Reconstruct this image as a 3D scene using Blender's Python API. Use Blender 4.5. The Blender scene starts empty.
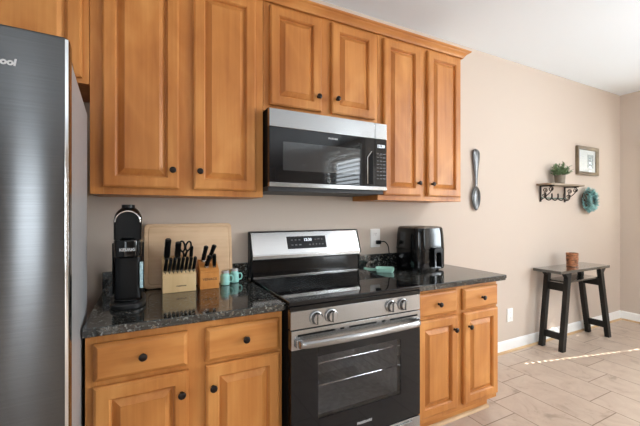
import bpy, bmesh, math, random
from math import sin, cos, pi, radians
from mathutils import Vector, Matrix

random.seed(7)
scn = bpy.context.scene
COL = scn.collection

# ------------------------------------------------------------------ camera, world, sun, lights, exposure
cam_d = bpy.data.cameras.new('camera')
cam = bpy.data.objects.new('camera', cam_d)
COL.objects.link(cam)
cam.location = (-0.568, -2.092, 1.322)
cam.rotation_euler = (radians(90), 0, -0.4718)
cam_d.sensor_width = 36.0
cam_d.sensor_fit = 'HORIZONTAL'
cam_d.lens = 36.0 * 341.08 / 640.0
cam_d.clip_start = 0.02
scn.camera = cam

world = bpy.data.worlds.new('world')
scn.world = world
world.use_nodes = True
wn = world.node_tree
wn.nodes.clear()
w_out = wn.nodes.new('ShaderNodeOutputWorld')
w_bg = wn.nodes.new('ShaderNodeBackground')
w_sky = wn.nodes.new('ShaderNodeTexSky')
w_sky.sky_type = 'HOSEK_WILKIE'
w_sky.turbidity = 3.0
w_sky.sun_direction = (0.75, -0.18, 0.63)
w_bg.inputs['Strength'].default_value = 1.0
wn.links.new(w_sky.outputs[0], w_bg.inputs[0])
wn.links.new(w_bg.outputs[0], w_out.inputs[0])

SUN_ELEV = radians(40)
sun_d = bpy.data.lights.new('sun', 'SUN')
sun = bpy.data.objects.new('sun', sun_d)
COL.objects.link(sun)
sun_d.energy = 16.0
sun_d.angle = radians(0.08)
sun_d.color = (1.0, 0.93, 0.82)
sun.rotation_euler = Vector((-0.973 * cos(SUN_ELEV), 0.231 * cos(SUN_ELEV), -sin(SUN_ELEV))).to_track_quat('-Z', 'Y').to_euler()
sun.location = (8, -2, 6)


def area(name, loc, target, sx, sy, power, color=(1, 1, 1)):
    d = bpy.data.lights.new(name, 'AREA')
    d.shape = 'RECTANGLE'
    d.size, d.size_y = sx, sy
    d.energy = power
    d.color = color
    o = bpy.data.objects.new(name, d)
    COL.objects.link(o)
    o.location = loc
    o.rotation_euler = (Vector(target) - Vector(loc)).to_track_quat('-Z', 'Y').to_euler()
    return o


# daylight standing just outside the glazed openings, and one added fill
area('patio_daylight', (4.98, -3.2, 1.5), (0, -3.2, 1.6), 1.5, 1.55, 158, (0.84, 0.93, 1.0))
area('near_blind_daylight', (5.0, -.6, 1.45), (0, -.6, 1.45), .62, 1.25, 12, (0.9, 0.96, 1.0))
area('left_fill', (-2.88, -5.2, 1.6), (0, -5.2, 1.6), 2.0, 1.4, 95, (0.88, 0.95, 1.0))  # added fill from the left, brightens the right wall
area('blind_daylight', (3.42, -5.0, 1.7), (0, -5.0, 1.7), 1.35, 1.6, 75, (0.84, 0.93, 1.0))
area('side_daylight', (-1.70, -9.42, 1.15), (-1.70, 0, 1.15), 0.40, 2.1, 22, (0.84, 0.93, 1.0))

vs = scn.view_settings
vs.view_transform = 'Standard'
vs.look = 'None'
vs.gamma = 1.0
vs.use_curve_mapping = False
vs.exposure = 0.66
scn.cycles.use_denoising = True
scn.cycles.max_bounces = 10
scn.cycles.diffuse_bounces = 6
scn.cycles.glossy_bounces = 5
scn.cycles.transparent_max_bounces = 12
scn.cycles.sample_clamp_indirect = 6.0
scn.cycles.caustics_reflective = False
scn.cycles.caustics_refractive = False


# ------------------------------------------------------------------ materials
def srgb(r, g, b):
    def f(c):
        c /= 255.0
        return c / 12.92 if c <= 0.04045 else ((c + 0.055) / 1.055) ** 2.4
    return (f(r), f(g), f(b), 1.0)


def mat(name, color=(.5, .5, .5, 1), rough=.5, metal=0.0, spec=.5, aniso=0.0, coat=0.0, coat_rough=.05, noise=None, bump=None):
    """noise=(scale3, amount): slight colour variation; bump=(scale3, strength)"""
    m = bpy.data.materials.new(name)
    m.use_nodes = True
    nt = m.node_tree
    b = nt.nodes['Principled BSDF']
    b.inputs['Base Color'].default_value = color
    b.inputs['Roughness'].default_value = rough
    b.inputs['Metallic'].default_value = metal
    b.inputs['Specular IOR Level'].default_value = spec
    b.inputs['Anisotropic'].default_value = aniso
    if aniso:       # level brushing: highlights stretch up and down
        tv = nt.nodes.new('ShaderNodeCombineXYZ')
        tv.inputs[2].default_value = 1.0
        nt.links.new(tv.outputs[0], b.inputs['Tangent'])
    b.inputs['Coat Weight'].default_value = coat
    b.inputs['Coat Roughness'].default_value = coat_rough
    tc = nt.nodes.new('ShaderNodeTexCoord')

    def tex(scale, detail=4):
        mp = nt.nodes.new('ShaderNodeMapping')
        mp.inputs['Scale'].default_value = scale
        n = nt.nodes.new('ShaderNodeTexNoise')
        n.inputs['Scale'].default_value = 1.0
        n.inputs['Detail'].default_value = detail
        nt.links.new(tc.outputs['Object'], mp.inputs[0])
        nt.links.new(mp.outputs[0], n.inputs[0])
        return n
    if noise:
        n = tex(noise[0])
        r = nt.nodes.new('ShaderNodeValToRGB')
        a = noise[1]
        r.color_ramp.elements[0].position = .3
        r.color_ramp.elements[1].position = .7
        r.color_ramp.elements[0].color = tuple(c * (1 - a) for c in color[:3]) + (1,)
        r.color_ramp.elements[1].color = tuple(min(1, c * (1 + a)) for c in color[:3]) + (1,)
        nt.links.new(n.outputs[0], r.inputs[0])
        nt.links.new(r.outputs[0], b.inputs['Base Color'])
    if bump:
        n = tex(bump[0])
        bp = nt.nodes.new('ShaderNodeBump')
        bp.inputs['Strength'].default_value = bump[1]
        bp.inputs['Distance'].default_value = .002
        nt.links.new(n.outputs[0], bp.inputs['Height'])
        nt.links.new(bp.outputs[0], b.inputs['Normal'])
    return m


def wood(name, c_dark, c_mid, c_light, axis='z', rough=.42, scale=1.0, seed=0.0, coat=.0, spec=.32):
    m = bpy.data.materials.new(name)
    m.use_nodes = True
    nt = m.node_tree
    b = nt.nodes['Principled BSDF']
    tc = nt.nodes.new('ShaderNodeTexCoord')
    s_long, s_cross = 1.3 * scale, 16 * scale

    def sc(l, c):
        return {'z': (c, c, l), 'x': (l, c, c), 'y': (c, l, c)}[axis]

    def layer(scale3, detail, dist=0.0):
        mp = nt.nodes.new('ShaderNodeMapping')
        mp.inputs['Scale'].default_value = scale3
        mp.inputs['Location'].default_value = (seed, seed * .7, seed * .3)
        n = nt.nodes.new('ShaderNodeTexNoise')
        n.inputs['Scale'].default_value = 1
        n.inputs['Detail'].default_value = detail
        n.inputs['Distortion'].default_value = dist
        nt.links.new(tc.outputs['Object'], mp.inputs[0])
        nt.links.new(mp.outputs[0], n.inputs[0])
        return n
    grain = layer(sc(s_long * 1.5, s_cross * 3.2), 5, .4)
    blotch = layer(sc(s_long * 1.6, s_cross * .28), 3, .8)
    mx = nt.nodes.new('ShaderNodeMix')
    mx.data_type = 'FLOAT'
    mx.inputs[0].default_value = .75
    nt.links.new(grain.outputs[0], mx.inputs[2])
    nt.links.new(blotch.outputs[0], mx.inputs[3])
    r = nt.nodes.new('ShaderNodeValToRGB')
    e = r.color_ramp.elements
    e[0].position, e[0].color = .32, c_dark
    e[1].position, e[1].color = .70, c_light
    k = e.new(.5)
    k.color = c_mid
    nt.links.new(mx.outputs[0], r.inputs[0])
    nt.links.new(r.outputs[0], b.inputs['Base Color'])
    b.inputs['Roughness'].default_value = rough
    b.inputs['Specular IOR Level'].default_value = spec
    b.inputs['Coat Weight'].default_value = coat
    b.inputs['Coat Roughness'].default_value = .18
    return m


def granite_mat():
    m = bpy.data.materials.new('black_granite')
    m.use_nodes = True
    nt = m.node_tree
    b = nt.nodes['Principled BSDF']
    tc = nt.nodes.new('ShaderNodeTexCoord')

    def noise(scale, detail=3):
        n = nt.nodes.new('ShaderNodeTexNoise')
        n.inputs['Scale'].default_value = scale
        n.inputs['Detail'].default_value = detail
        n.inputs['Roughness'].default_value = .65
        nt.links.new(tc.outputs['Object'], n.inputs['Vector'])
        return n

    def ramp(src, p0, p1, c0, c1):
        r = nt.nodes.new('ShaderNodeValToRGB')
        r.color_ramp.elements[0].position, r.color_ramp.elements[0].color = p0, c0
        r.color_ramp.elements[1].position, r.color_ramp.elements[1].color = p1, c1
        nt.links.new(src.outputs[0], r.inputs[0])
        return r
    base = ramp(noise(30), .35, .7, (.004, .005, .005, 1), (.035, .038, .035, 1))
    mask1 = ramp(noise(95, 3), .58, .63, (0, 0, 0, 1), (1, 1, 1, 1))
    mask2 = ramp(noise(60, 3), .60, .66, (0, 0, 0, 1), (1, 1, 1, 1))

    def mix(fac, a, col):
        x = nt.nodes.new('ShaderNodeMix')
        x.data_type = 'RGBA'
        nt.links.new(fac.outputs[0], x.inputs[0])
        nt.links.new(a, x.inputs[6])
        x.inputs[7].default_value = col
        return x.outputs[2]
    c = mix(mask1, base.outputs[0], (.20, .205, .19, 1))
    c = mix(mask2, c, (.14, .11, .08, 1))
    nt.links.new(c, b.inputs['Base Color'])
    b.inputs['Roughness'].default_value = .08
    b.inputs['Specular IOR Level'].default_value = 1.0
    return m


def tile_mat():
    """rectangular floor tiles, long side along y, each column stepped by a quarter tile"""
    m = bpy.data.materials.new('beige_floor_tile')
    m.use_nodes = True
    nt = m.node_tree
    b = nt.nodes['Principled BSDF']
    tc = nt.nodes.new('ShaderNodeTexCoord')
    sep = nt.nodes.new('ShaderNodeSeparateXYZ')
    nt.links.new(tc.outputs['Object'], sep.inputs[0])

    def math_(op, a, bb=None):
        n = nt.nodes.new('ShaderNodeMath')
        n.operation = op
        for i, v in enumerate((a, bb)):
            if v is None:
                continue
            if isinstance(v, (int, float)):
                n.inputs[i].default_value = v
            else:
                nt.links.new(v, n.inputs[i])
        return n.outputs[0]
    W, L = .302, .606
    u = math_('DIVIDE', math_('SUBTRACT', sep.outputs[0], 1.905), W)
    col = math_('FLOOR', u)
    fu = math_('FRACT', u)
    v = math_('SUBTRACT', math_('DIVIDE', math_('ADD', sep.outputs[1], .972), L), math_('MULTIPLY', col, .25))
    row = math_('FLOOR', v)
    fv = math_('FRACT', v)
    gu = math_('MULTIPLY', math_('MINIMUM', fu, math_('SUBTRACT', 1.0, fu)), W)
    gv = math_('MULTIPLY', math_('MINIMUM', fv, math_('SUBTRACT', 1.0, fv)), L)
    g = math_('MINIMUM', gu, gv)
    grout = nt.nodes.new('ShaderNodeMapRange')
    grout.inputs[1].default_value = .0022
    grout.inputs[2].default_value = .0038
    nt.links.new(g, grout.inputs[0])
    comb = nt.nodes.new('ShaderNodeCombineXYZ')
    nt.links.new(col, comb.inputs[0])
    nt.links.new(row, comb.inputs[1])
    wnz = nt.nodes.new('ShaderNodeTexWhiteNoise')
    nt.links.new(comb.outputs[0], wnz.inputs[0])
    nz = nt.nodes.new('ShaderNodeTexNoise')
    nz.inputs['Scale'].default_value = 6
    nz.inputs['Detail'].default_value = 8
    nz.inputs['Roughness'].default_value = .65
    nz.inputs['Distortion'].default_value = .8
    off = nt.nodes.new('ShaderNodeVectorMath')
    off.operation = 'MULTIPLY_ADD'
    off.inputs[1].default_value = (7, 7, 7)
    nt.links.new(wnz.outputs[1], off.inputs[0])
    nt.links.new(tc.outputs['Object'], off.inputs[2])
    nt.links.new(off.outputs[0], nz.inputs['Vector'])
    r = nt.nodes.new('ShaderNodeValToRGB')
    e = r.color_ramp.elements
    e[0].position, e[0].color = .3, srgb(158, 140, 123)
    e[1].position, e[1].color = .62, srgb(195, 177, 160)
    k = e.new(.42)
    k.color = srgb(185, 165, 148)
    nt.links.new(nz.outputs[0], r.inputs[0])
    mx = nt.nodes.new('ShaderNodeMix')
    mx.data_type = 'RGBA'
    nt.links.new(grout.outputs[0], mx.inputs[0])
    mx.inputs[6].default_value = srgb(120, 98, 82)
    nt.links.new(r.outputs[0], mx.inputs[7])
    nt.links.new(mx.outputs[2], b.inputs['Base Color'])
    b.inputs['Roughness'].default_value = .38
    return m


def glass_mat(name, tint=(1, 1, 1, 1), refl_rough=0.0, strength=1.0):
    """thin pane: see-through with a Fresnel reflection"""
    m = bpy.data.materials.new(name)
    m.use_nodes = True
    nt = m.node_tree
    nt.nodes.clear()
    o = nt.nodes.new('ShaderNodeOutputMaterial')
    t = nt.nodes.new('ShaderNodeBsdfTransparent')
    t.inputs[0].default_value = tint
    g = nt.nodes.new('ShaderNodeBsdfGlossy')
    g.inputs['Roughness'].default_value = refl_rough
    f = nt.nodes.new('ShaderNodeFresnel')
    geo = nt.nodes.new('ShaderNodeNewGeometry')
    ior = nt.nodes.new('ShaderNodeMath')
    ior.operation = 'MULTIPLY_ADD'
    ior.inputs[1].default_value = 1 / 1.5 - 1.5
    ior.inputs[2].default_value = 1.5
    nt.links.new(geo.outputs['Backfacing'], ior.inputs[0])
    nt.links.new(ior.outputs[0], f.inputs[0])
    mx = nt.nodes.new('ShaderNodeMixShader')
    nt.links.new(f.outputs[0], mx.inputs[0])
    nt.links.new(t.outputs[0], mx.inputs[1])
    nt.links.new(g.outputs[0], mx.inputs[2])
    nt.links.new(mx.outputs[0], o.inputs[0])
    return m


def emit_mat(name, color, strength):
    m = bpy.data.materials.new(name)
    m.use_nodes = True
    nt = m.node_tree
    b = nt.nodes['Principled BSDF']
    b.inputs['Base Color'].default_value = color
    b.inputs['Emission Color'].default_value = color
    b.inputs['Emission Strength'].default_value = strength
    return m


WD, WM, WL = srgb(160, 97, 44), srgb(184, 120, 61), srgb(205, 144, 80)
M_WOOD = wood('maple_cabinet_upright_grain', WD, WM, WL, 'z')
M_WOOD_H = wood('maple_cabinet_level_grain', WD, WM, WL, 'x', seed=3.1)
M_BOARD = wood('pale_bamboo', srgb(206, 172, 136), srgb(224, 192, 156), srgb(234, 208, 172), 'x', .5, 1.0, 5.2, 0.0)
M_BLOCK = wood('pale_beech', srgb(204, 170, 122), srgb(220, 188, 140), srgb(230, 202, 158), 'z', .5, 1.0, 1.2, 0.0)
M_BLOCK2 = wood('amber_beech', srgb(192, 124, 60), srgb(210, 142, 74), srgb(222, 158, 90), 'z', .45, 1.0, 8.2, 0.05)
M_DARKWOOD = wood('black_stained_wood', srgb(24, 24, 23), srgb(31, 30, 28), srgb(42, 38, 34), 'z', .42, 1.0, 2.2, 0.0, .22)
M_DARKTOP = wood('black_stained_table_top', srgb(30, 33, 32), srgb(38, 40, 38), srgb(50, 50, 46), 'x', .15, 1.0, 4.2, 1.0, .9)
M_SHELFWOOD = wood('weathered_brown_wood', srgb(112, 92, 74), srgb(140, 122, 102), srgb(164, 150, 132), 'x', .45, 1.0, 9.2, 0.1)
M_SHOE = wood('tan_wood_trim', srgb(176, 142, 104), srgb(196, 164, 126), srgb(208, 178, 140), 'x', .5, 1.0, 6.2, 0.0)
M_GRANITE = granite_mat()
M_TILE = tile_mat()
M_WALL = mat('beige_wall_paint', srgb(198, 184, 171), .75, spec=.25, bump=((180, 180, 180), .08))
M_CEIL = mat('white_ceiling_paint', srgb(238, 246, 253), .9, spec=.1, bump=((120, 120, 120), .08))
M_WHITE = mat('white_gloss_paint', srgb(236, 236, 234), .35)
M_PLASTIC_W = mat('white_plastic', srgb(246, 245, 242), .3)
M_STEEL = mat('brushed_stainless', (.38, .38, .38, 1), .24, 1.0, aniso=.7, noise=((1, 300, 300), .05))
M_STEEL_LIT = mat('lit_brushed_stainless', (.74, .74, .74, 1), .26, 1.0, aniso=.7, noise=((1, 300, 300), .04))  # same stainless, lightened to carry the bright reflection on the backguard
M_STEEL_D = mat('dark_brushed_stainless', (.12, .12, .122, 1), .165, 1.0, aniso=1.0, noise=((3, 3, 400), .10))
M_STEEL_SIDE = mat('grey_painted_steel', srgb(168, 169, 171), .42, .3, noise=((40, 40, 40), .04))
M_CHROME = mat('polished_chrome', (.8, .8, .8, 1), .08, 1.0)
M_BLACK = mat('black_plastic', srgb(9, 9, 10), .34, spec=.22)
M_BLACKGLOSS = mat('glossy_black_plastic', srgb(8, 8, 9), .1, spec=.35, coat=.0)
M_BLACKGLASS = mat('black_glass', (.006, .006, .007, 1), .03, spec=.35)
M_MATTE = mat('matte_black', srgb(9, 9, 9), .7, spec=.12)
M_GREY = mat('dark_grey_print', srgb(90, 90, 92), .4)
M_RING = mat('grey_burner_print', srgb(74, 74, 76), .25)
M_PRINT = mat('white_print', srgb(190, 190, 190), .5)
M_DARKPRINT = mat('dark_brown_print', srgb(70, 52, 38), .6)
M_BRONZE = mat('dark_bronze', srgb(38, 31, 28), .32, .7)
M_TEAL = mat('teal_glazed_ceramic', srgb(150, 206, 196), .22, coat=.3, noise=((30, 30, 30), .05))
M_TEAL2 = mat('mint_plastic', srgb(168, 216, 202), .3, noise=((30, 30, 30), .04))
M_PEWTER = mat('pewter', (.13, .13, .13, 1), .34, .9, noise=((50, 50, 50), .15), bump=((60, 60, 60), .4))
M_PANE = glass_mat('clear_window_glass')
M_OVENGLASS = glass_mat('smoked_oven_glass', (.8, .8, .81, 1))
M_MWGLASS = mat('smoked_microwave_window', (.035, .035, .036, 1), .04, spec=.5)
M_TANK = mat('frosted_water_tank', srgb(176, 206, 214), .25, noise=((60, 60, 200), .2))
M_OVENIN = mat('grey_oven_enamel', srgb(150, 150, 152), .4, noise=((30, 30, 30), .2))
M_IRON = mat('black_wrought_iron', srgb(48, 41, 37), .5, .4)
M_VERDI = mat('verdigris_hook', srgb(58, 98, 88), .45, .2)
M_LEAF = mat('green_leaf', srgb(112, 138, 100), .5, noise=((40, 40, 40), .45))
M_LEAF_T = mat('teal_dried_leaf', srgb(140, 180, 178), .6, noise=((18, 18, 18), .6))
M_STEM = mat('brown_twig', srgb(96, 76, 58), .8)
M_POT = mat('grey_taupe_ceramic', srgb(122, 112, 98), .7, noise=((40, 40, 40), .1))
M_FRAME = wood('bronze_picture_frame', srgb(92, 78, 60), srgb(120, 104, 82), srgb(150, 134, 108), 'x', .35, 1.0, 3.3, .2)
M_MAT = mat('white_picture_mat', srgb(214, 220, 220), .8)
M_COPPER = mat('mottled_copper_glaze', srgb(150, 98, 66), .35, .25, noise=((35, 35, 70), .75), bump=((60, 60, 60), .5))
M_BLIND = mat('white_blind_slat', srgb(232, 230, 224), .5)
M_DISPLAY = emit_mat('lit_display_digits', (.85, .92, 1.0, 1), .35)


def art_mat():
    """small print: pale paper, a grey-blue picture block to the right and faint lines of type to the left"""
    m = bpy.data.materials.new('pale_art_print')
    m.use_nodes = True
    nt = m.node_tree
    b = nt.nodes['Principled BSDF']
    tc = nt.nodes.new('ShaderNodeTexCoord')
    n = nt.nodes.new('ShaderNodeTexNoise')
    n.inputs['Scale'].default_value = 26
    r = nt.nodes.new('ShaderNodeValToRGB')
    r.color_ramp.elements[0].position, r.color_ramp.elements[0].color = .35, srgb(118, 134, 140)
    r.color_ramp.elements[1].position, r.color_ramp.elements[1].color = .65, srgb(176, 188, 188)
    nt.links.new(tc.outputs['Object'], n.inputs['Vector'])
    nt.links.new(n.outputs[0], r.inputs[0])
    nt.links.new(r.outputs[0], b.inputs['Base Color'])
    b.inputs['Roughness'].default_value = .8
    return m


M_ART = art_mat()

# ------------------------------------------------------------------ object helpers
ORG = {}


def setp(o, label=None, cat=None, group=None, kind=None):
    if label:
        o['label'] = label
    if cat:
        o['category'] = cat
    if group:
        o['group'] = group
    if kind:
        o['kind'] = kind


def thing(name, label, cat, loc=(0, 0, 0), rotz=0, group=None, local=False):
    o = bpy.data.objects.new(name, None)
    COL.objects.link(o)
    o.empty_display_size = .05
    o.location = loc
    o.rotation_euler = (0, 0, rotz)
    ORG[o.name] = Vector((0, 0, 0)) if local else Vector(loc)
    setp(o, label, cat, group)
    return o


def obj(name, bm, material, parent=None, smooth=True, angle=35, label=None, loc=None):
    """link a bmesh as one object; parts keep the origin of their thing"""
    off = ORG[parent.name] if parent else Vector(loc or (0, 0, 0))
    if isinstance(bm, bmesh.types.BMesh):
        me = bpy.data.meshes.new(name)
        if off.length:
            bmesh.ops.translate(bm, verts=bm.verts, vec=-off)
        bm.normal_update()
        bm.to_mesh(me)
        bm.free()
    else:
        me = bm
        me.transform(Matrix.Translation(-off))
    for mm in (material if isinstance(material, (list, tuple)) else [material]):
        me.materials.append(mm)
    if smooth:
        me.shade_smooth()
        try:
            me.set_sharp_from_angle(angle=radians(angle))
        except Exception:
            pass
    o = bpy.data.objects.new(name, me)
    COL.objects.link(o)
    if smooth:      # keep large flats flat beside rounded edges
        wnm = o.modifiers.new('weighted_normals', 'WEIGHTED_NORMAL')
        wnm.mode = 'FACE_AREA'
        wnm.weight = 70
        wnm.keep_sharp = True
    ORG[o.name] = off
    if parent:
        o.parent = parent
    else:
        o.location = off
    if label:
        o['label'] = label
    return o


def structure(name, bm, m, **k):
    o = obj(name, bm, m, **k)
    o['kind'] = 'structure'
    return o


def copy_tree(o, parent=None):
    c = o.copy()
    COL.objects.link(c)
    ORG[c.name] = ORG[o.name]
    c.parent = parent
    for ch in list(o.children):
        copy_tree(ch, c)
    return c


def B():
    return bmesh.new()


def box(bm, x0, x1, y0, y1, z0, z1, bevel=0.0, seg=2, mtx=None):
    t = bmesh.new()
    bmesh.ops.create_cube(t, size=1.0)
    for v in t.verts:
        v.co = Vector((x0 + (v.co.x + .5) * (x1 - x0), y0 + (v.co.y + .5) * (y1 - y0), z0 + (v.co.z + .5) * (z1 - z0)))
    if bevel:
        bmesh.ops.bevel(t, geom=list(t.edges), offset=bevel, segments=seg, affect='EDGES', profile=.5)
    if mtx is not None:
        t.transform(mtx)
    merge(bm, t)
    return bm


def merge(bm, t):
    me = bpy.data.meshes.new('tmp')
    t.to_mesh(me)
    t.free()
    bm.from_mesh(me)
    bpy.data.meshes.remove(me)


def bx(*a, **k):
    return box(B(), *a, **k)


def rings(bm, loops, cap0=True, cap1=True, closed=True):
    """skin a list of closed loops (lists of points, same count)"""
    vs_ = [[bm.verts.new(p) for p in lp] for lp in loops]
    n = len(vs_[0])
    for a, b in zip(vs_, vs_[1:]):
        for i in range(n if closed else n - 1):
            j = (i + 1) % n
            try:
                bm.faces.new((a[i], a[j], b[j], b[i]))
            except ValueError:
                pass
    if cap0:
        bm.faces.new(list(reversed(vs_[0])))
    if cap1:
        bm.faces.new(vs_[-1])
    bmesh.ops.recalc_face_normals(bm, faces=bm.faces)
    return bm


def sup(cx, cy, z, rx, ry, e=2.0, n=40, a0=0):
    out = []
    for i in range(n):
        t = 2 * pi * i / n + a0
        c, s = cos(t), sin(t)
        out.append(Vector((cx + rx * math.copysign(abs(c) ** (2 / e), c), cy + ry * math.copysign(abs(s) ** (2 / e), s), z)))
    return out


def lathe(bm, prof, cx=0, cy=0, n=32, mtx=None, cap0=True, cap1=True):
    t = bmesh.new()
    rings(t, [sup(cx, cy, z, max(r, 1e-4), max(r, 1e-4), 2, n) for r, z in prof], cap0, cap1)
    if mtx is not None:
        t.transform(mtx)
    merge(bm, t)
    return bm


def tube(bm, pts, r, n=10, taper=None, cap=True):
    pts = [Vector(p) for p in pts]
    loops = []
    up = None
    for i, p in enumerate(pts):
        d = (pts[min(i + 1, len(pts) - 1)] - pts[max(i - 1, 0)]).normalized()
        if up is None:
            up = d.orthogonal().normalized()
        up = (up - d * up.dot(d)).normalized()
        s = d.cross(up)
        rr = r if taper is None else r * taper[i]
        loops.append([p + up * (rr * cos(2 * pi * k / n)) + s * (rr * sin(2 * pi * k / n)) for k in range(n)])
    t = bmesh.new()
    rings(t, loops, cap, cap)
    merge(bm, t)
    return bm


def spline(pts, k=6):
    pts = [Vector(p) for p in pts]
    out = []
    for i in range(len(pts) - 1):
        p0, p1, p2, p3 = pts[max(i - 1, 0)], pts[i], pts[i + 1], pts[min(i + 2, len(pts) - 1)]
        for j in range(k):
            t = j / k
            out.append(.5 * ((2 * p1) + (p2 - p0) * t + (2 * p0 - 5 * p1 + 4 * p2 - p3) * t * t + (3 * p1 - p0 - 3 * p2 + p3) * t ** 3))
    out.append(pts[-1])
    return out


def prism(bm, poly, axis, a, b, bevel=0.0):
    """extrude a polygon: axis 'x' -> poly in (y,z); 'y' -> (x,z); 'z' -> (x,y)"""
    def P(p, t):
        return {'x': Vector((t, p[0], p[1])), 'y': Vector((p[0], t, p[1])), 'z': Vector((p[0], p[1], t))}[axis]
    t = bmesh.new()
    rings(t, [[P(p, a) for p in poly], [P(p, b) for p in poly]])
    if bevel:
        bmesh.ops.bevel(t, geom=list(t.edges), offset=bevel, segments=2, affect='EDGES', profile=.5)
    merge(bm, t)
    return bm


def text_mesh(s, size, depth=.0006, bold=0.0, spacing=1.0, shear=0.0):
    cu = bpy.data.curves.new('lettering', 'FONT')
    cu.body = s
    cu.size = size
    cu.extrude = depth
    cu.offset = bold
    cu.space_character = spacing
    cu.shear = shear
    cu.align_x = 'CENTER'
    cu.align_y = 'CENTER'
    o = bpy.data.objects.new('lettering', cu)
    COL.objects.link(o)
    dg = bpy.context.evaluated_depsgraph_get()
    me = bpy.data.meshes.new_from_object(o.evaluated_get(dg))
    bpy.data.objects.remove(o)
    bpy.data.curves.remove(cu)
    return me


def text_front(s, size, x, y, z, tilt=0.0, rz=0.0, **k):
    """lettering that faces -y"""
    me = text_mesh(s, size, **k)
    me.transform(Matrix.Translation((x, y, z)) @ Matrix.Rotation(rz, 4, 'Z') @ Matrix.Rotation(radians(90) + tilt, 4, 'X'))
    return me


def rect(x0, x1, z0, z1, y, i):
    return [Vector((x0 + i, y, z0 + i)), Vector((x1 - i, y, z0 + i)), Vector((x1 - i, y, z1 - i)), Vector((x0 + i, y, z1 - i))]


def raised_door(x0, x1, z0, z1, yb):
    """raised panel door: back plane yb, 20 mm thick, faces -y"""
    prof = [(.002, 0), (0, -.004), (0, -.016), (.003, -.0195), (.006, -.0202), (.0075, -.0228), (.0105, -.0235), (.049, -.0235), (.0505, -.0225), (.0515, -.0185), (.055, -.016),
            (.0565, -.0055), (.0615, -.0045), (.0625, -.0065), (.086, -.0205), (.0865, -.0225), (.089, -.0225)]
    return rings(B(), [rect(x0, x1, z0, z1, yb + d, i) for i, d in prof])


def slab_front(x0, x1, z0, z1, yb):
    prof = [(.002, 0), (0, -.004), (0, -.013), (.004, -.0165), (.009, -.0205), (.015, -.0235), (.018, -.0235)]
    return rings(B(), [rect(x0, x1, z0, z1, yb + d, i) for i, d in prof])


def knob(x, y, z):
    """mushroom knob, standing out along -y from the face at y"""
    m = Matrix.Translation((x, y, z)) @ Matrix.Rotation(radians(90), 4, 'X')
    return lathe(B(), [(.008, 0), (.0075, .003), (.0055, .006), (.0052, .012), (.009, .016), (.0142, .019), (.0152, .0225),
                       (.0135, .026), (.008, .0285), (.001, .029)], n=24, mtx=m)


# ------------------------------------------------------------------ room shell
XW, XL, YF, ZC = 4.709, -2.6, -9.2, 2.787
structure('floor', bx(XL - .2, XW + .2, YF - .2, .15, -.12, 0), M_TILE, smooth=False)
structure('ceiling', bx(XL - .2, XW + .2, YF - .2, .15, ZC, ZC + .12), M_CEIL, smooth=False)
structure('wall_back', bx(XL - .15, XW + .15, 0, .12, 0, ZC), M_WALL, smooth=False)


def wall_with_holes(plane, p0, p1, a0, a1, holes):
    """plane 'x' (thickness p0..p1 in x, runs along y) or 'y'; holes = (a0,a1,z0,z1) in order along the run"""
    bm = B()

    def put(u0, u1, z0, z1):
        if u1 - u0 < 1e-4 or z1 - z0 < 1e-4:
            return
        if plane == 'x':
            box(bm, p0, p1, u0, u1, z0, z1)
        else:
            box(bm, u0, u1, p0, p1, z0, z1)
    cur = a0
    for h in holes:
        put(cur, h[0], 0, ZC)
        put(h[0], h[1], 0, h[2])
        put(h[0], h[1], h[3], ZC)
        cur = h[1]
    put(cur, a1, 0, ZC)
    return bm


WIN_F = (-5.72, -4.28, .8, 2.6)
PATIO = (-3.95, -2.45, .75, 2.3)
XJ, YJ = 3.15, -4.1
WIN_R = (-.92, -.28, .86, 2.12)
structure('wall_right', wall_with_holes('x', XW, XW + .12, YJ, 0, [PATIO, WIN_R]), M_WALL, smooth=False)
FILL_WIN = (-6.25, -4.15, .9, 2.35)  # opening made up for the left fill lamp
structure('wall_left', wall_with_holes('x', XL - .12, XL, YF, 0, [FILL_WIN]), M_WALL, smooth=False)
structure('wall_rear_right', wall_with_holes('x', XJ, XJ + .12, YF, YJ - .12, [WIN_F]), M_WALL, smooth=False)
structure('wall_return', bx(XJ, XW + .12, YJ - .12, YJ, 0, ZC), M_WALL, smooth=False)
SIDEL = (-1.95, -1.45, .1, 2.2)
structure('wall_front', wall_with_holes('y', YF - .12, YF, XL - .12, XW + .12, [SIDEL]), M_WALL, smooth=False)


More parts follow.
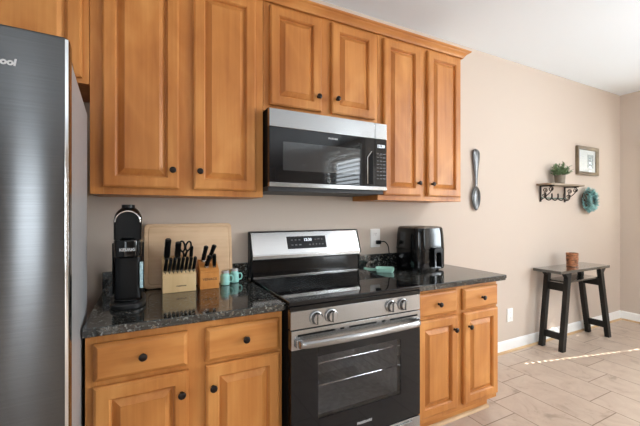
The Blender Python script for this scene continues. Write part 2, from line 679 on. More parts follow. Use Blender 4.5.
def window(name, plane, wall0, wall1, h, mull=(), rail_z=None):
    """frame lining an opening, casing on the room side, with a pane as its child"""
    u0, u1, z0, z1 = h
    bm = B()
    ins = min(wall0, wall1) if plane == 'x' else max(wall0, wall1)
    sgn = -1 if plane == 'x' else 1
    if plane == 'x' and wall1 < 0:      # the left wall: the room lies on its +x side
        ins, sgn = max(wall0, wall1), 1

    def put(b_, a, b, c, d, lo, hi):
        lo, hi = min(lo, hi), max(lo, hi)
        if plane == 'x':
            box(b_, lo, hi, a, b, c, d, .003)
        else:
            box(b_, a, b, lo, hi, c, d, .003)
    mid = (wall0 + wall1) / 2
    t = .045
    for a, b, c, d in ((u0, u0 + t, z0, z1), (u1 - t, u1, z0, z1), (u0 + t, u1 - t, z0, z0 + t), (u0 + t, u1 - t, z1 - t, z1)):
        put(bm, a, b, c, d, mid - .03, mid + .03)
    for mm in mull:
        put(bm, mm - .02, mm + .02, z0 + t, z1 - t, mid - .025, mid + .025)
    if rail_z:
        put(bm, u0 + t, u1 - t, rail_z - .03, rail_z + .03, mid - .025, mid + .025)
    cw = .07
    for a, b, c, d in ((u0 - cw, u0, z0 - cw * (z0 > .3), z1 + cw), (u1, u1 + cw, z0 - cw * (z0 > .3), z1 + cw), (u0, u1, z1, z1 + cw)) + (((u0, u1, z0 - cw, z0),) if z0 > .3 else ()):
        put(bm, a, b, c, d, ins + sgn * .016, ins + sgn * .001)
    o = structure(name, bm, M_WHITE)
    p = B()
    put(p, u0 + t, u1 - t, z0 + t, z1 - t, mid - .003, mid + .003)
    obj('window_pane', p, M_PANE, o, smooth=False)
    return o


window('window_4', 'x', XW, XW + .12, PATIO, (-3.2,))
window('window_1', 'x', XW, XW + .12, WIN_R, (), 1.085)
window('window_2', 'x', XJ, XJ + .12, WIN_F)
window('fill_window', 'x', XL - .12, XL, FILL_WIN, (-5.2,))  # unseen window added around the left fill lamp
window('window_3', 'y', YF - .12, YF, SIDEL)

# unseen slab added over the big side window: keeps sun off the kitchen floor
structure('sun_block', bx(XW + .125, 6.9, -4.6, -1.42, 2.42, 2.52), M_WHITE, smooth=False)

# baseboards with shoe moulding
bb = prism(B(), [(0, 0), (-.014, 0), (-.014, .088), (-.011, .098), (-.005, .106), (0, .108)], 'x', 1.515, XW)
structure('baseboard_back', bb, M_WHITE)
bb = prism(B(), [(XW, 0), (XW - .014, 0), (XW - .014, .088), (XW - .011, .098), (XW - .005, .106), (XW, .108)], 'y', -2.12, -.0145)
structure('baseboard_right', bb, M_WHITE)
q = prism(B(), [(-.0145, 0), (-.030, 0), (-.0285, .009), (-.023, .015), (-.0145, .018)], 'x', 1.515, XW - .0145)
structure('trim_1', q, M_SHOE)
q = prism(B(), [(XW - .0145, 0), (XW - .030, 0), (XW - .0285, .009), (XW - .023, .015), (XW - .0145, .018)], 'y', -2.12, -.031)
structure('trim_2', q, M_SHOE)


def blind(name, label, plane, pos, h, tilt, cords, pitch=.042, depth=.05):
    """horizontal slat blind; cords = positions of the cord holes cut into the slats"""
    u0, u1, z0, z1 = h
    t = thing(name, label, 'blind', (pos, (u0 + u1) / 2, z0) if plane == 'x' else ((u0 + u1) / 2, pos, z0))

    def put(b_, lo, hi, a, b, c, d, m=None):
        if plane == 'x':
            box(b_, lo, hi, a, b, c, d, mtx=m)
        else:
            box(b_, a, b, lo, hi, c, d, mtx=m)
    sl = B()
    n = int((z1 - z0 - .08) / pitch)
    for i in range(n):
        zc = z0 + .03 + i * pitch
        if plane == 'x':
            m = Matrix.Translation((pos, 0, zc)) @ Matrix.Rotation(tilt, 4, 'Y')
        else:
            m = Matrix.Translation((0, pos, zc)) @ Matrix.Rotation(tilt, 4, 'X')
        segs = []
        cur = u0 + .01
        for c in cords:
            segs.append((cur, c - .011))
            cur = c + .011
        segs.append((cur, u1 - .01))
        for a, b in segs:
            put(sl, -depth / 2, depth / 2, a, b, -.0012, .0012, m)
        for c in cords:      # the slot leaves half of the slat's depth standing
            put(sl, -depth / 2, -depth * .12, c - .011, c + .011, -.0012, .0012, m)
    obj('slats', sl, M_BLIND, t, smooth=False)
    hr = B()
    put(hr, pos - .03, pos + .03, u0 + .005, u1 - .005, z1 - .05, z1 - .003)
    obj('headrail', hr, M_BLIND, t, smooth=False)
    return t


blind('window_blind', 'white slatted blind in the right wall window beside the corner', 'x', XW - .055, (WIN_R[0] - .06, WIN_R[1] + .06, .84, 2.2),
      radians(50), (-.78, -.335), .056, .067)
blind('window_blind', 'wide white slatted blind in the window behind the dining side', 'x', XJ - .055, (-5.78, -4.22, .76, 2.68), radians(25), (), .085, .05)

# added fill light, unseen, built as a round flush fitting over the dining side
LX, LY = 2.9, -2.3
t = thing('fill_light', 'added unseen fill light, round and flush, over the dining side of the room', 'fill light', (LX, LY, ZC))
obj('base_plate', rings(B(), [sup(LX, LY, z, rr, rr) for rr, z in ((.17, ZC - .0005), (.17, ZC - .02), (.165, ZC - .025))]), M_WHITE, t)
gl = rings(B(), [sup(LX, LY, z, rr, rr) for rr, z in ((.16, ZC - .0255), (.158, ZC - .05), (.14, ZC - .075), (.09, ZC - .092), (.01, ZC - .097))])
obj('glass_shade', gl, emit_mat('lit_opal_glass', (1.0, .93, .84, 1), 3.0), t)
ld = bpy.data.lights.new('fill_light_bulb', 'POINT')
ld.energy = 32
ld.color = (.97, .98, 1.0)
ld.shadow_soft_size = .14
lo = bpy.data.objects.new('fill_light_bulb', ld)
COL.objects.link(lo)
lo.parent = t
lo.location = (0, 0, -.25)

# ------------------------------------------------------------------ cabinets
YB, YD = -.303, -.305     # upper face frame front, door back


def cabinet(name, label, x0, x1, z0, z1, yfront, group):
    t = thing(name, label, 'cabinet', ((x0 + x1) / 2, (yfront) / 2, z0), group=group)
    obj('carcass', bx(x0, x1, yfront + .019, -.002, z0, z1, bevel=.0015), M_WOOD, t)
    return t


def face_frame(t, x0, x1, z0, z1, yfront, stiles, rails):
    bm = B()
    for a, b in stiles:
        box(bm, a, b, yfront, yfront + .0185, z0, z1, .0012)
    for a, b, c, d in rails:
        box(bm, a, b, yfront + .0005, yfront + .0185, c, d, .0008)
    obj('face_frame', bm, M_WOOD, t)


def door(t, x0, x1, z0, z1, yb, kx, kz):
    d = obj('door', raised_door(x0, x1, z0, z1, yb), M_WOOD, t, smooth=False)
    obj('knob', knob(kx, yb - .0237, kz), M_BRONZE, d)


def drawer(t, x0, x1, z0, z1, yb, kx, kz):
    d = obj('drawer', slab_front(x0, x1, z0, z1, yb), M_WOOD_H, t, smooth=False)
    obj('knob', knob(kx, yb - .0237, kz), M_BRONZE, d)


UG = 'wood wall cabinets'
Z0, ZT, ZM = 1.406, 2.478, 1.88
# left
t = cabinet('wall_cabinet', 'tall two-door maple wall cabinet left of the microwave, above the coffee maker', -.787, -.003, Z0, ZT, YB, UG)
face_frame(t, -.787, -.003, Z0, ZT, YB, [(-.787, -.735), (-.43, -.358), (-.05, -.003)], [(-.735, -.05, Z0, Z0 + .045), (-.735, -.05, ZT - .05, ZT)])
door(t, -.740, -.426, 1.438, 2.452, YD, -.455, 1.525)
door(t, -.361, -.047, 1.438, 2.452, YD, -.332, 1.526)
# over microwave
t = cabinet('wall_cabinet', 'short two-door maple wall cabinet directly above the microwave', -.001, .760, ZM, ZT, YB, UG)
face_frame(t, -.001, .760, ZM, ZT, YB, [(-.001, .045), (.33, .425), (.715, .760)], [(.045, .715, ZM, ZM + .045), (.045, .715, ZT - .05, ZT)])
door(t, .031, .345, 1.912, 2.455, YD, .320, 1.993)
door(t, .413, .729, 1.914, 2.455, YD, .445, 1.998)
# right
t = cabinet('wall_cabinet', 'tall two-door maple wall cabinet right of the microwave, above the air fryer', .762, 1.522, Z0, ZT, YB, UG)
face_frame(t, .762, 1.522, Z0, ZT, YB, [(.762, .81), (1.10, 1.185), (1.46, 1.522)], [(.81, 1.46, Z0, Z0 + .045), (.81, 1.46, ZT - .05, ZT)])
door(t, .796, 1.110, 1.438, 2.452, YD, 1.082, 1.525)
door(t, 1.175, 1.498, 1.438, 2.452, YD, 1.209, 1.524)
# over the fridge
t = cabinet('wall_cabinet', 'short maple wall cabinet above the refrigerator', -1.73, -.789, 1.886, ZT, YB, UG)
face_frame(t, -1.73, -.789, 1.886, ZT, YB, [(-1.73, -1.68), (-1.30, -1.22), (-.84, -.789)], [(-1.68, -.84, 1.886, 1.93), (-1.68, -.84, ZT - .05, ZT)])
door(t, -1.705, -1.278, 1.905, 2.452, YD, -1.31, 1.99)
door(t, -1.243, -.813, 1.905, 2.452, YD, -1.21, 1.99)

# crown moulding on the wall cabinets, mitred round the right end
cp = [(0, 2.466), (-.004, 2.466), (.004, 2.470), (.010, 2.472), (.013, 2.480), (.022, 2.492), (.034, 2.500), (.036, 2.504),
      (.044, 2.506), (.048, 2.510), (.048, 2.517), (.0, 2.517)]
cp = [(o + .006, z) for o, z in cp]
cp[0] = (-.016, 2.480)
cp[-1] = (-.016, 2.517)
cp[1] = (.0005, 2.480)
bm = rings(B(), [[Vector((-1.73, YB - o, z + .0) ) for o, z in cp], [Vector((1.522 + o, YB - o, z)) for o, z in cp], [Vector((1.522 + o, -.003, z)) for o, z in cp]])
cm = obj('crown_moulding', bm, M_WOOD_H, angle=25, loc=(0, YB, 2.48))
setp(cm, 'maple crown moulding running along the top of the wall cabinets', 'crown moulding')

# base cabinets
BF = -.60
BG = 'wood base cabinets'
t = cabinet('base_cabinet', 'maple base cabinet left of the range with two drawers over two doors', -.765, -.006, .10, .878, BF, BG)
face_frame(t, -.765, -.006, .10, .878, BF, [(-.765, -.73), (-.425, -.34), (-.036, -.006)],
           [(-.73, -.036, .835, .878), (-.73, -.036, .675, .72), (-.73, -.036, .10, .145)])
drawer(t, -.739, -.418, .706, .844, BF - .001, -.578, .778)
drawer(t, -.347, -.024, .703, .843, BF - .001, -.182, .777)
door(t, -.739, -.414, .128, .686, BF - .001, -.441, .600)
door(t, -.347, -.022, .128, .688, BF - .001, -.319, .598)
obj('toe_kick', bx(-.765, -.006, -.53, -.515, 0, .0995), M_WOOD_H, t, smooth=False)

t = cabinet('base_cabinet', 'maple base cabinet right of the range with two drawers over two doors', .770, 1.513, .10, .878, BF, BG)
face_frame(t, .770, 1.513, .10, .878, BF, [(.770, .83), (1.115, 1.19), (1.49, 1.513)],
           [(.83, 1.49, .84, .878), (.83, 1.49, .69, .735), (.83, 1.49, .10, .145)])
drawer(t, .806, 1.122, .719, .858, BF - .001, .963, .787)
drawer(t, 1.180, 1.502, .719, .853, BF - .001, 1.342, .786)
door(t, .806, 1.127, .137, .700, BF - .001, 1.092, .619)
door(t, 1.182, 1.502, .137, .703, BF - .001, 1.220, .617)
tk = B()
box(tk, .770, 1.513, -.53, -.515, 0, .0995)
box(tk, 1.498, 1.513, -.515, -.016, 0, .0995)
obj('toe_kick', tk, M_WOOD_H, t, smooth=False)
q = prism(B(), [(-.5305, 0), (-.548, 0), (-.546, .009), (-.540, .015), (-.5305, .018)], 'x', .770, 1.513)
structure('trim_3', q, M_SHOE)


# countertops with backsplash
def counter(x0, x1, label, over_r):
    t = thing('countertop', label, 'countertop', ((x0 + x1) / 2, -.32, .8785), group='granite countertops')
    yf = -.648
    prof = [(yf + .009, .8785), (yf + .0055, .882), (yf + .0055, .891), (yf, .8935), (yf, .9105), (yf + .0035, .914), (-.0015, .914), (-.0015, .8785)]
    loops = [[Vector((x0, y, z)) for y, z in prof]]
    if over_r:
        # ogee edge on the open end too
        for dx, i in ((.03, 0), (.008, 0)):
            loops.append([Vector((x1 - dx, y, z)) for y, z in prof])
        bm = rings(B(), loops)
        pe = [(x1 - .009, .8785), (x1 - .0055, .882), (x1 - .0055, .891), (x1, .8935), (x1, .9105), (x1 - .0035, .914)]
        bm2 = rings(B(), [[Vector((x, -.0015, z)) for x, z in pe], [Vector((x, yf + .008, z)) for x, z in pe],
                          [Vector((x1 - .008 + (x - x1 + .008) * .6, yf + .008 - (x - x1 + .008) * .75, z)) for x, z in pe]])
        merge(bm, bm2)
    else:
        loops.append([Vector((x1, y, z)) for y, z in prof])
        bm = rings(B(), loops)
    obj('slab', bm, M_GRANITE, t, angle=25)
    return t


tL = counter(-.768, -.006, 'black granite countertop between the fridge and the range', False)
obj('backsplash', bx(-.768, -.006, -.021, -.0015, .9142, 1.016, bevel=.002), M_GRANITE, tL)
tR = counter(.766, 1.556, 'black granite countertop right of the range under the air fryer', True)
obj('backsplash', bx(.766, 1.41, -.021, -.0015, .9142, 1.016, bevel=.002), M_GRANITE, tR)

# ------------------------------------------------------------------ range
t = thing('range', 'stainless steel electric range with black glass top and oven door', 'range', (.381, -.35, 0))
RX0, RX1 = .0, .762
body = B()
box(body, RX0 + .002, RX1 - .002, -.652, -.03, .06, .903, .002)
for cx_ in (.06, .70):
    for cy_ in (-.60, -.08):
        lathe(body, [(.02, 0), (.02, .062)], cx_, cy_, 12)
# hollow for the oven: build the body as shell pieces instead
body.free()
body = B()
box(body, RX0 + .002, .085, -.652, -.03, .06, .903, .002)
box(body, .677, RX1 - .002, -.652, -.03, .06, .903, .002)
box(body, .085, .677, -.652, -.03, .72, .903)
box(body, .085, .677, -.652, -.03, .06, .30)
box(body, .085, .677, -.16, -.03, .30, .72)
for cx_ in (.06, .70):
    for cy_ in (-.60, -.08):
        lathe(body, [(.02, 0), (.02, .062)], cx_, cy_, 12)
obj('body', body, M_MATTE, t)
cav = B()
box(cav, .0855, .0885, -.648, -.165, .3005, .7195)
box(cav, .6735, .6765, -.648, -.165, .3005, .7195)
box(cav, .0885, .6735, -.165, -.1605, .3005, .7195)
box(cav, .0885, .6735, -.648, -.165, .3005, .3045)
box(cav, .0885, .6735, -.648, -.165, .7155, .7195)
obj('oven_cavity', cav, M_OVENIN, t, smooth=False)
for zr in (.475, .585):
    rk = B()
    tube(rk, [(.09, -.60, zr), (.672, -.60, zr)], .004, 8)
    tube(rk, [(.09, -.20, zr), (.672, -.20, zr)], .003, 8)
    for i in range(12):
        x = .11 + i * .0492
        tube(rk, [(x, -.60, zr + .003), (x, -.20, zr + .003)], .0016, 6)
    obj('oven_rack', rk, M_CHROME, t)
# cooktop
ct = B()
box(ct, RX0 - .001, RX1 + .001, -.683, -.072, .9035, .9255, .004, 3)
cook = obj('cooktop', ct, M_BLACKGLASS, t)


def ring(cx_, cy_, r, w=.0016, z=.9259):
    return rings(B(), [sup(cx_, cy_, z, r, r, n=64), sup(cx_, cy_, z, r - w, r - w, n=64)], False, False)


for cx_, cy_, rs in ((.20, -.50, (.115, .078)), (.56, -.50, (.105, .07)), (.20, -.22, (.078,)), (.57, -.22, (.078,)), (.385, -.20, (.05,))):
    bm = B()
    for r in rs:
        merge(bm, ring(cx_, cy_, r))
    obj('burner_ring', bm, M_RING, cook, smooth=False)
# control panel at the front
cpn = prism(B(), [(-.655, .800), (-.688, .800), (-.686, .8805), (-.655, .8805)], 'x', RX0 + .003, RX1 - .003, .0015)
cpo = obj('control_panel', cpn, M_STEEL, t)
obj('front_trim', bx(RX0 + .001, RX1 - .001, -.687, -.66, .8810, .9032, .0015), M_BLACKGLOSS, t)
for x in (.129, .208, .560, .640):
    m = Matrix.Translation((x, -.6865, .840)) @ Matrix.Rotation(radians(90), 4, 'X')
    kb = lathe(B(), [(.031, 0), (.031, .004), (.027, .006), (.025, .022), (.022, .026), (.001, .0265)], n=36, mtx=m)
    box(kb, x - .0055, x + .0055, -.7205, -.705, .840 - .024, .840 + .024, .002)
    k = obj('burner_knob', kb, M_STEEL, t)
    mk = B()
    arc = [radians(-130 + a * 13) for a in range(21)]
    rings(mk, [[Vector((x + rr * sin(a), yy, .840 + rr * cos(a))) for rr, yy in ((.0335, -.6866), (.0352, -.6866), (.0352, -.6884), (.0335, -.6884))] for a in arc])
    obj('dial_marks', mk, M_GREY, k, smooth=False)
# oven door
dr = thing('oven_door', None, None, (0, 0, 0))
bpy.data.objects.remove(dr)
YDF = -.690
db = B()
box(db, RX0 + .004, .140, YDF, -.656, .232, .708, .003)
box(db, .624, RX1 - .004, YDF, -.656, .232, .708, .003)
box(db, .140, .624, YDF, -.656, .232, .372)
box(db, .140, .624, YDF, -.656, .662, .708)
od = obj('oven_door', db, M_BLACKGLASS, t)
obj('door_window', bx(.1405, .6235, YDF + .003, YDF + .006, .3725, .6615), M_OVENGLASS, od, smooth=False)
rail = B()
box(rail, RX0 + .004, RX1 - .004, YDF - .002, -.656, .7085, .796, .003)
obj('door_rail', rail, M_STEEL, od)
sl = B()
for a, b in ((.035, .225), (.255, .275), (.305, .465), (.50, .52), (.55, .735)):
    box(sl, a, b, YDF - .0032, YDF + .002, .769, .777)
obj('vent_slots', sl, M_MATTE, od, smooth=False)
hp = spline([(.030, YDF - .012, .742), (.05, YDF - .040, .742), (.16, YDF - .052, .742), (.381, YDF - .056, .742), (.60, YDF - .052, .742),
             (.712, YDF - .040, .742), (.732, YDF - .012, .742)], 6)
hl = []
for p in hp:
    hl.append([p + Vector((0, .010 * cos(2 * pi * k / 16), .0165 * sin(2 * pi * k / 16))) for k in range(16)])
hb = rings(B(), hl)
box(hb, .022, .050, YDF - .02, YDF - .001, .724, .760, .004)
box(hb, .712, .740, YDF - .02, YDF - .001, .724, .760, .004)
obj('handle', hb, M_STEEL, od)
obj('lettering', text_front('FRIGIDAIRE', .0165, .395, YDF - .0006, .291, bold=.0003, spacing=1.05), M_PRINT, od, smooth=False)
# storage drawer
sd = B()
box(sd, RX0 + .004, RX1 - .004, YDF, -.656, .07, .226, .004)
so = obj('storage_drawer', sd, M_STEEL, t)
obj('drawer_lip', bx(.06, .70, YDF - .0085, YDF - .0005, .200, .214, .003), M_STEEL, so)
# backguard
bg = B()
prism(bg, [(-.03, .90), (-.072, .9262), (-.078, .935), (-.072, 1.03), (-.03, 1.03)], 'x', .004, .758)
obj('backguard_riser', bg, M_BLACKGLOSS, t, angle=20)
obj('riser_strip', bx(.006, .756, -.0815, -.0785, .9265, .9325), M_STEEL, t, smooth=False)
pn = prism(B(), [(-.030, 1.03), (-.086, 1.031), (-.1005, 1.040), (-.1015, 1.062), (-.098, 1.068), (-.048, 1.200), (-.030, 1.203)], 'x', .0, .762, .002)
po = obj('backguard_panel', pn, M_STEEL_LIT, t, angle=20)
ec = B()
for a, b in ((-.012, -.0005), (.7625, .774)):
    prism(ec, [(-.028, .93), (-.074, .93), (-.080, 1.03), (-.098, 1.055), (-.047, 1.206), (-.028, 1.207)], 'x', a, b, .002)
prism(ec, [(-.029, 1.2035), (-.0475, 1.2008), (-.0475, 1.205), (-.029, 1.208)], 'x', -.0004, .7624)
obj('end_cap', ec, M_BLACK, t)
# glass touch display on the slanted face
th = math.atan2(.050, .134)
nrm = Vector((0, -cos(th), sin(th)))
upv = Vector((0, sin(th), cos(th)))
base_p = Vector((0, -.098, 1.066))


def on_panel(x, s, d):
    return Vector((x, 0, 0)) + base_p + upv * s + nrm * d


dp = rings(B(), [[on_panel(x, s, d) for x, s in ((.228, .030), (.506, .030), (.506, .112), (.228, .112))] for d in (-.001, .0016)])
disp = obj('touch_display', dp, M_BLACKGLASS, po, smooth=False)
ROTP = Matrix.Translation(base_p) @ Matrix.Rotation(radians(90) - th, 4, 'X')


def panel_text(s, size, x, sv, **k):
    me = text_mesh(s, size, .0004, **k)
    me.transform(Matrix.Translation(on_panel(x, sv, .0018)) @ Matrix.Rotation(radians(90) - th, 4, 'X'))
    return me


ts = B()
for s, size, x, sv in (('12:30', .026, .373, .087),):
    obj('clock_digits', panel_text(s, size, x, sv, bold=.0006), M_DISPLAY, po, smooth=False)
mk = B()
for x, sv, w in ((.262, .088, .012), (.288, .088, .012), (.314, .088, .012), (.430, .088, .012), (.452, .090, .018), (.476, .088, .010),
                 (.262, .055, .014), (.288, .055, .014), (.316, .055, .016), (.385, .055, .009), (.408, .055, .007), (.432, .055, .007), (.456, .055, .007), (.480, .055, .009)):
    rr = [[on_panel(x + a, sv + b, d) for a, b in ((-w / 2, -.0035), (w / 2, -.0035), (w / 2, .0035), (-w / 2, .0035))] for d in (.0016, .0022)]
    merge(mk, rings(B(), rr))
obj('key_marks', mk, M_GREY, po, smooth=False)

# ------------------------------------------------------------------ microwave
t = thing('microwave', 'over-the-range microwave with stainless band and black glass door', 'microwave', (.38, -.2, 1.452))
MX0, MX1, MZ0, MZ1, MY = .0, .757, 1.452, 1.8775, -.403
mb = B()
box(mb, MX0 + .003, MX1 - .003, -.372, -.004, MZ0 + .012, MZ1, .003)
obj('body', mb, M_MATTE, t)
ub = B()
box(ub, MX0 + .003, MX1 - .003, -.372, -.01, MZ0 - .014, MZ0 + .0115, .003)
obj('vent_base', ub, mat('dark_grey_enamel', srgb(52, 52, 54), .5, spec=.3), t)
XS = .668
db = B()
box(db, MX0, XS - .0008, MY, -.3725, 1.484, 1.7725, .003)
md = obj('door', db, M_BLACKGLASS, t)
obj('top_band', bx(MX0, XS - .0008, MY - .001, -.3725, 1.773, 1.868, .003), M_STEEL, md)
obj('door_window', bx(.075, .560, MY - .0012, MY + .001, 1.548, 1.700, .0004), M_MWGLASS, md)
hnd = B()
prism(hnd, [(.612, 1.655), (.640, 1.690), (.650, 1.690), (.650, 1.497), (.612, 1.497)], 'y', MY - .0045, MY - .0008)
obj('handle_pocket', hnd, M_MATTE, md, smooth=False)
he = B()
tube(he, [(.611, MY - .0035, 1.497), (.611, MY - .0035, 1.655), (.640, MY - .0035, 1.692)], .003, 8)
obj('handle', he, M_CHROME, md)
obj('lettering', text_front('FRIGIDAIRE', .0115, .377, MY - .0006, 1.742, bold=.0003, spacing=1.05), M_PRINT, md, smooth=False)
cb = B()
box(cb, XS + .0008, MX1, MY, -.3725, 1.484, 1.7725, .003)
mc = obj('control_panel', cb, M_BLACKGLASS, t)
obj('panel_band', bx(XS + .0008, MX1, MY - .001, -.3725, 1.773, 1.868, .003), M_STEEL, mc)
obj('clock_digits', text_front('12:30', .026, .712, MY - .0006, 1.728, bold=.0006), M_DISPLAY, mc, smooth=False)
kp = B()
for r in range(8):
    for c in range(3):
        x, z = .688 + c * .024, 1.682 - r * .0215
        w = .006 + .004 * ((r * 3 + c) % 3) / 2
        box(kp, x - w, x + w, MY - .0012, MY - .0001, z - .0022, z + .0022)
obj('keypad_marks', kp, M_GREY, mc, smooth=False)
obj('bottom_trim', bx(MX0, MX1, MY - .001, -.3725, 1.460, 1.4835, .003), M_STEEL, t)

# ------------------------------------------------------------------ refrigerator (stands slightly askew)
t = thing('refrigerator', 'tall dark stainless refrigerator at the left edge with flat door', 'refrigerator', (-.749, -.985, 0), radians(3.7), local=True)
FW = .90
fb = B()
box(fb, -FW + .003, -.003, .062, .672, .02, 1.752, .004)
for a in (-.84, -.06):
    for c in (.12, .62):
        lathe(fb, [(.02, 0), (.02, .022)], a, c, 12)
obj('body', fb, M_STEEL_SIDE, t)


def fridge_door(z0, z1):
    bm = B()
    prof = [(-FW, .058), (-FW, .012), (-FW + .004, .004), (-FW + .012, .0), (-.012, .0), (-.005, .003), (-.001, .010), (0, .018), (0, .058)]
    e = .004
    rings(bm, [[Vector((x * (1 - e) - FW * .5 * e, y, z0)) for x, y in prof], [Vector((x, y, z0 + e)) for x, y in prof],
               [Vector((x, y, z1 - e)) for x, y in prof], [Vector((x * (1 - e) - FW * .5 * e, y + e * .5, z1)) for x, y in prof]])
    return bm


fd = obj('fridge_door', fridge_door(.70, 1.785), M_STEEL_D, t, angle=25)
fz = obj('freezer_drawer', fridge_door(.06, .69), M_STEEL_D, t, angle=25)
ed = B()
box(ed, -.0095, -.0015, -.0008, .0012, .705, 1.780, .0009)  # bright strip standing in for the highlight on the rounded door edge
obj('edge_highlight', ed, M_CHROME, fd)
gs = B()
box(gs, -FW + .01, -.006, .0585, .0615, .07, 1.75)
obj('gasket', gs, M_MATTE, t, smooth=False)
hg = B()
box(hg, -.075, -.006, .065, .17, 1.7535, 1.774, .006)
obj('hinge_cover', hg, M_BLACK, t)
lt = text_front('Whirlpool', .023, -.156, -.0006, 1.695, bold=.001, shear=.15)
obj('lettering', lt, M_PRINT, fd, smooth=False)
fh = B()
tube(fh, spline([(-.82, -.002, .80), (-.82, -.05, .82), (-.82, -.05, 1.45), (-.82, -.002, 1.47)], 6), .011, 12)
obj('handle', fh, M_STEEL, fd)
fh = B()
tube(fh, spline([(-.80, -.002, .60), (-.78, -.05, .60), (-.12, -.05, .60), (-.10, -.002, .60)], 6), .011, 12)
obj('handle', fh, M_STEEL, fz)

# ------------------------------------------------------------------ coffee maker
CT = .9145
kx, kyf = -.638, -.41
KS = -.028
t = thing('coffee_maker', 'slim black pod coffee maker with its lid raised, beside the fridge', 'coffee maker', (kx, -.27, CT))
cb = rings(B(), [sup(kx, -.285, z, rx, ry, 3, 48) for z, rx, ry in ((CT, .066, .135), (CT + .004, .070, .139), (CT + .018, .071, .140), (CT + .023, .068, .137), (CT + .026, .062, .130))])
obj('base', cb, mat('charcoal_plastic', srgb(30, 30, 31), .3), t)
dtp = rings(B(), [sup(kx, -.345, z, r, r * .95, 2, 40) for z, r in ((CT + .0262, .055), (CT + .034, .056), (CT + .037, .053))])
obj('drip_tray', dtp, M_BLACKGLOSS, t)
kb = rings(B(), [sup(kx, -.255, z, rx, ry, 5, 48) for z, rx, ry in ((CT + .0265, .056, .098), (CT + .20, .056, .098), (CT + .23, .057, .100), (CT + .262, .056, .096), (CT + .27, .052, .09))])
obj('body', kb, M_BLACK, t)
hd = rings(B(), [sup(kx, -.300, z, rx, ry, 3.4, 48) for z, rx, ry in ((CT + .215, .050, .100), (CT + .222, .0545, .108), (CT + .285, .056, .110), (CT + .292, .0535, .107))])
obj('brew_head', hd, M_BLACKGLOSS, t)
obj('lettering', text_front('KEURIG', .0165, kx, -.4110, CT + .252, bold=.0007, spacing=1.05), M_PRINT, t, smooth=False)
cu_ = B()
lathe(cu_, [(.034, CT + .2925), (.036, CT + .300), (.034, CT + .304), (.026, CT + .302), (.022, CT + .297)], kx, -.345, 32)
obj('pod_holder', cu_, M_BLACKGLOSS, t)


# raised lid: a hooded shell hinged at the back, open side to the viewer
def arch(y, half, top, bot, n=24):
    pts = [Vector((kx + half, y, bot))]
    for i in range(n + 1):
        a = pi * i / n
        pts.append(Vector((kx + half * cos(a), y, top - half + half * sin(a))))
    pts.append(Vector((kx - half, y, bot)))
    return pts


z_l = CT + .2935
outer = [arch(-.370, .050, CT + .418, z_l), arch(-.362, .0535, CT + .424, z_l), arch(-.335, .054, CT + .434, z_l), arch(-.30, .050, CT + .438, z_l), arch(-.275, .044, CT + .434, z_l)]
inner = [arch(-.285, .034, CT + .41, z_l), arch(-.335, .042, CT + .412, z_l), arch(-.370, .0455, CT + .4135, z_l)]
lid = rings(B(), outer + inner, True, False)
lb = rings(lid, [inner[-1], outer[0]], False, False)
lo_ = obj('lid', lb, M_BLACK, t)
sv = B()
tube(sv, [p + Vector((0, -.0035, 0)) for p in arch(-.370, .0475, CT + .4155, CT + .375)], .003, 8)
obj('lid_band', sv, M_CHROME, lo_)
pp = B()
box(pp, kx - .024, kx + .024, -.345, -.284, CT + .36, CT + .40, .006)
tube(pp, [(kx, -.35, CT + .375), (kx, -.352, CT + .345)], .007, 12)
obj('piercing_needle_block', pp, M_MATTE, lo_)
hdl = rings(B(), [sup(kx, y, CT + .4245, .0, .0, 2, 4) for y in (0,)] if False else
            [[Vector((kx + .026 * cos(2 * pi * k / 20), -.325 + .03 * sin(2 * pi * k / 20), CT + z)) for k in range(20)] for z in (.430, .441, .444)])
obj('lid_handle', hdl, M_BLACK, lo_)
for sx in (-1, 1):
    pass
tk_ = bx(kx + .045, kx + .0585, -.3545, -.325, CT + .075, CT + .190, .002)
obj('water_window', tk_, M_TANK, t)
for a, b in ((kx - .062, kx - .0565), (kx + .0565, kx + .062)):
    obj('side_rail', bx(a, b, -.326, -.29, CT + .05, CT + .275, .002), M_BLACK, t)
t.location.y += KS

# ------------------------------------------------------------------ cutting board leaning on the wall
t = thing('cutting_board', 'large pale bamboo cutting board leaning upright against the wall', 'cutting board', (-.345, -.05, CT))
LEAN = math.atan2(.046, .345)
ML = Matrix.Translation((0, -.052, CT + .0005)) @ Matrix.Rotation(-LEAN, 4, 'X')
bw, bh = (-.578, -.112), .348


def rrect(x0, x1, z0, z1, r, y, n=6):
    pts = []
    for cx_, cz_, a0 in ((x1 - r, z0 + r, -90), (x1 - r, z1 - r, 0), (x0 + r, z1 - r, 90), (x0 + r, z0 + r, 180)):
        for i in range(n + 1):
            a = radians(a0 + 90 * i / n)
            pts.append(Vector((cx_ + r * cos(a), y, cz_ + r * sin(a))))
    return pts


bm = rings(B(), [rrect(bw[0] + i, bw[1] - i, i, bh - i, .022, y) for y, i in ((0, .003), (-.003, 0), (-.015, 0), (-.018, .003), (-.018, .014), (-.0155, .016), (-.0155, .021), (-.018, .023))])
bm.transform(ML)
obj('board', bm, M_BOARD, t, angle=30)


